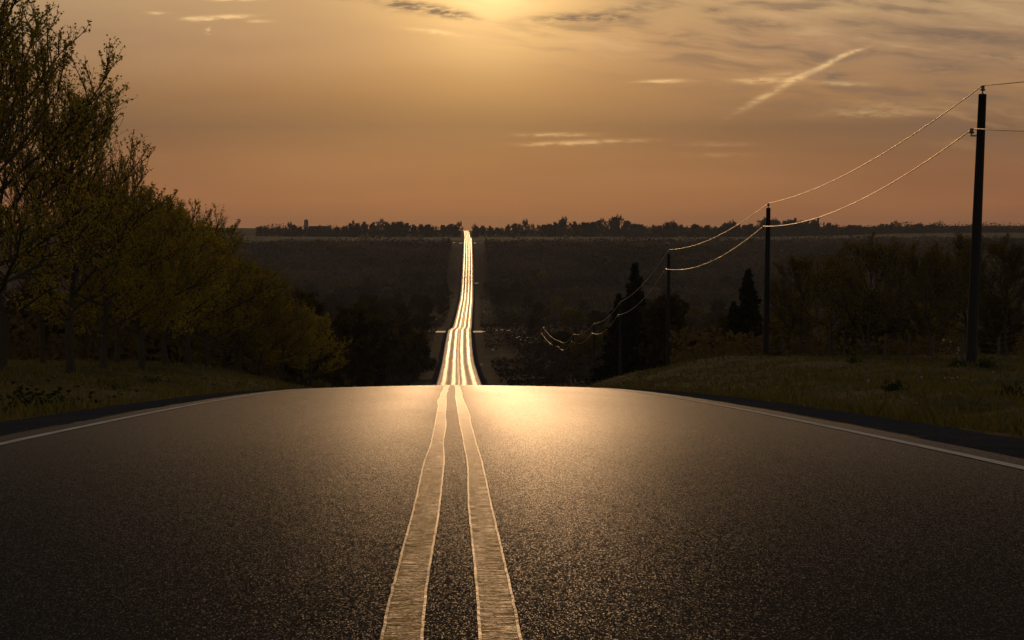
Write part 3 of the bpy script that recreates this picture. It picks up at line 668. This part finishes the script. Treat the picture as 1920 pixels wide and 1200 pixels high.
# ------------------------------------------------------------------ fence, shed, farm
fe = empty('wire_fence', (0, 0, 0)); fe.location = (20, 85, float(groundz(20, 85)))
FO = fe.location.copy(); tops_ = []
for Y in np.arange(58, 122, 4.3):
    x = 20.2+rnd.uniform(-.15, .15); z = float(groundz(x, Y)); h = 1.25+rnd.uniform(-.08, .1); q = MB()
    q.tube([(x-FO.x, Y-FO.y, z-.3-FO.z), (x-FO.x+rnd.uniform(-.04, .04), Y-FO.y, z+h-FO.z)], [.055, .045], 7); q.build('post', M_post, fe); tops_.append(Vector((x-FO.x, Y-FO.y, z-FO.z)))
q = MB()
for hh in (.25, .5, .75, 1.0, 1.18): q.tube([t+Vector((-.05, 0, hh)) for t in tops_], .006, 4)
q.build('wire', M_post, fe); tag(fe, 'post and wire fence running below the small trees on the right', 'fence')
def house(name, x, Y, wx, wy, h, rh, mw, mr, label, cat, rz=0, z=None, win=True):
    e = empty(name, (x, Y, float(groundz(x, Y)) if z is None else z), rz); a, c_ = wx/2, wy/2
    q = MB(); k = 0
    q.v = [(-a, -c_, -1), (a, -c_, -1), (a, c_, -1), (-a, c_, -1), (-a, -c_, h), (a, -c_, h), (a, c_, h), (-a, c_, h), (-a, 0, h+rh), (a, 0, h+rh)]
    q.f = [(0, 1, 5, 4), (2, 3, 7, 6), (1, 2, 6, 9, 5), (3, 0, 4, 8, 7), (0, 3, 2, 1)]; q.build('wall', mw, e)
    q = MB(); o = .35; t = .12; dz = rh*o/c_
    q.v = [(-a-o, -c_-o, h-dz), (a+o, -c_-o, h-dz), (a+o, 0, h+rh), (-a-o, 0, h+rh), (-a-o, c_+o, h-dz), (a+o, c_+o, h-dz)]; q.v += [(x_, y_, z_+t) for x_, y_, z_ in q.v]
    q.f = [(0, 3, 2, 1), (3, 4, 5, 2), (6, 7, 8, 9), (9, 8, 11, 10), (0, 1, 7, 6), (4, 10, 11, 5), (0, 6, 9, 3), (3, 9, 10, 4), (1, 2, 8, 7), (2, 5, 11, 8)]; q.build('roof', mr, e)
    q = MB(); q.box((a*.3, -c_-.02, h*.42), (wx*.13+.3, .05, h*.84)); q.build('door', M_barn, e)
    if win:
        for s in (-.6, -.15, .7): q = MB(); q.box((a*s, -c_-.02, h*.55), (wx*.1, .05, h*.35)); q.build('window', M_glass, e)
    return tag(e, label, cat)
zz = pt(1773, 664, 150).z
house('shed', pt(1773, 660, 150).x, 150, 2.4, 2.6, 1.1, .8, M_barn, M_roofp, 'small dark shed with a pale roof glimpsed behind the fence', 'shed', R(-22), zz-.75, False)
def hit(px, py, y0, y1):
    best = None
    for Y in np.arange(y0, y1, 4.):
        p = pt(px, py, float(Y)); dlt = abs(p.z-float(groundz(p.x, Y)))
        if best is None or dlt < best[0]: best = (dlt, p)
    return best[1]
def far_house(px, py, Y, w_, label, mw=M_wallw):
    p = hit(px, py+2, Y-250, Y+250); return house('farmhouse', p.x, p.y, w_, w_*.7, w_*.5, w_*.35, mw, M_rooff, label, 'house', rnd.uniform(-.4, .4))
far_house(675, 466, 1330, 2.4, 'tiny white farm building, left one of two on the dark far slope')
far_house(735, 467, 1335, 2.4, 'tiny white farm building, right one of two on the dark far slope')
far_house(1275, 432, 1980, 2.4, 'tiny white house among the ridge trees right of the road')
far_house(1468, 468, 1320, 2.4, 'tiny pale building on the far slope beside the second pole')
Yb = 1985; p = pt(600, 424, Yb); g0 = float(groundz(p.x, Yb)); hh = p.z-g0
house('barn', p.x, Yb, 24, 12, hh*.6, hh*.4, M_barn, M_rooff, 'long dark barn on the ridge beside the silo', 'barn')
p = pt(574, 411, Yb); g0 = float(groundz(p.x, Yb)); hs = p.z-g0; e = empty('silo', (p.x, Yb, g0))
q = MB(); q.tube([(0, 0, -1), (0, 0, hs-2.2)], 2.3, 20); q.build('tower', M_silo, e)
q = MB(); q.tube([(0, 0, hs-2.2), (0, 0, hs-1.3), (0, 0, hs-.5), (0, 0, hs)], [2.4, 2.1, 1.3, .2], 20); q.build('dome', M_steel, e, True)
tag(e, 'domed silo tower rising above the ridge on the left', 'silo')

# ------------------------------------------------------------------ weeds on the bank
def weed(seed, m, hgt, wid, n=240, ls=.06):
    rg = np.random.default_rng(seed); P = rg.normal(size=(n, 3))*np.array([wid*.4, wid*.4, hgt*.3])+np.array([0, 0, hgt*.35]); P[:, 2] = np.abs(P[:, 2]); V, Fc = leaves_mesh(P, ls, 2, .03, rg)
    e = empty('weed_clump'); mesh('leaves', V, Fc, m, e); q = MB()
    for i in range(9):
        a = i*.7; q.tube([(0, 0, -.05), (math.cos(a)*wid*.3, math.sin(a)*wid*.3, hgt*.6)], .006, 3)
    q.build('stem', M_weed, e); return e
wd = weed(1, M_weed, .34, .42)
for i, (px, Y, s, lb) in enumerate(((1678, 34, .7, 'round dark weed clump low on the bank near the gravel'), (1850, 55, 1.1, 'dark weed tuft at the foot of the nearest pole, right side'),
                                    (1798, 56, 1.0, 'dark weed tuft on the bank left of the nearest pole'), (1905, 32, 1.0, 'weed clump on the bank at the right edge'), (1600, 70, .9, 'weed clump on the bank below the fan-shaped tree'),
                                    (1455, 100, 1.3, 'green leafy clump beside the foot of the second pole'))):
    e = wd if i == 0 else copy_tree(wd); x = atx(px, Y); e.location = (x, Y, float(groundz(x, Y))-.02); e.scale = (s, s, s); e.rotation_euler = (0, 0, i*1.3); tag(e, lb, 'weed clump', 'weed clumps on the right bank')
wl = weed(2, M_weed, .4, .8)
for i, (px, Y, s, lb) in enumerate(((75, 27, 1.4, 'broad dark weed patch on the left bank near the frame edge'), (285, 60, 1., 'dark weed clump on the left bank below the maples'), (200, 45, .9, 'smaller weed clump on the left bank beside the gravel'))):
    e = wl if i == 0 else copy_tree(wl); x = atx(px, Y); e.location = (x, Y, float(groundz(x, Y))-.02); e.scale = (s, s, s*.8); tag(e, lb, 'weed clump', 'weed clumps on the left bank')

# ------------------------------------------------------------------ small things on the verges
P = []
for (a, c_, y0, y1, n) in ((-60, 480, 40, 95, 26), (1460, 1960, 26, 70, 26)):
    for i in range(n):
        Y = rnd.uniform(y0, y1); x = atx(rnd.uniform(a, c_), Y)
        if abs(x) < 6: continue
        for k in range(rnd.choice((1, 1, 3))): P.append((x+rnd.gauss(0, .08), Y+rnd.gauss(0, .08), float(groundz(x, Y))+rnd.uniform(.1, .25)))
V, Fc = leaves_mesh(P, .05, 2, .02, nr); tag(mesh('wildflowers', V, Fc, M_white), 'tiny white wildflowers dotted over the grass banks', 'wildflowers', kind='stuff')
mk = None
for px, py, lb in ((818, 598, 'white-topped marker post left of the far road'), (836, 558, 'small white-topped marker post high on the far road, left side'), (903, 687, 'white-topped marker post close to the right edge of the valley road'),
                   (924, 657, 'white-topped marker post on the right verge below the side road'), (907, 583, 'white-topped marker post on the right verge above the side road')):
    p = hit(px, py+5, 250, 1300)
    if mk is None:
        mk = empty('marker_post'); q = MB(); q.box((0, 0, .35), (.14, .06, .9)); q.build('post', M_steel, mk); q = MB(); q.box((0, 0, 1.0), (.5, .05, .4)); q.tube([(0, 0, .98), (0, .05, .98)], .12, 8); q.build('plate', M_wallw, mk); e = mk
    else: e = copy_tree(mk)
    e.location = (p.x, p.y, float(groundz(p.x, p.y))); tag(e, lb, 'marker post')

# ------------------------------------------------------------------ haze
q = MB(); q.box((0, 2450, -20), (5600, 5300, 86))
hm = bpy.data.materials.new('haze'); hm.use_nodes = True; nt = hm.node_tree; nt.nodes.clear()
pv = nt.nodes.new('ShaderNodeVolumePrincipled'); pv.inputs['Color'].default_value = (.82, .86, .94, 1); pv.inputs['Density'].default_value = 6e-5; pv.inputs['Anisotropy'].default_value = .3
ho = nt.nodes.new('ShaderNodeOutputMaterial'); nt.links.new(pv.outputs[0], ho.inputs['Volume'])
tag(q.build('haze', hm), kind='stuff')
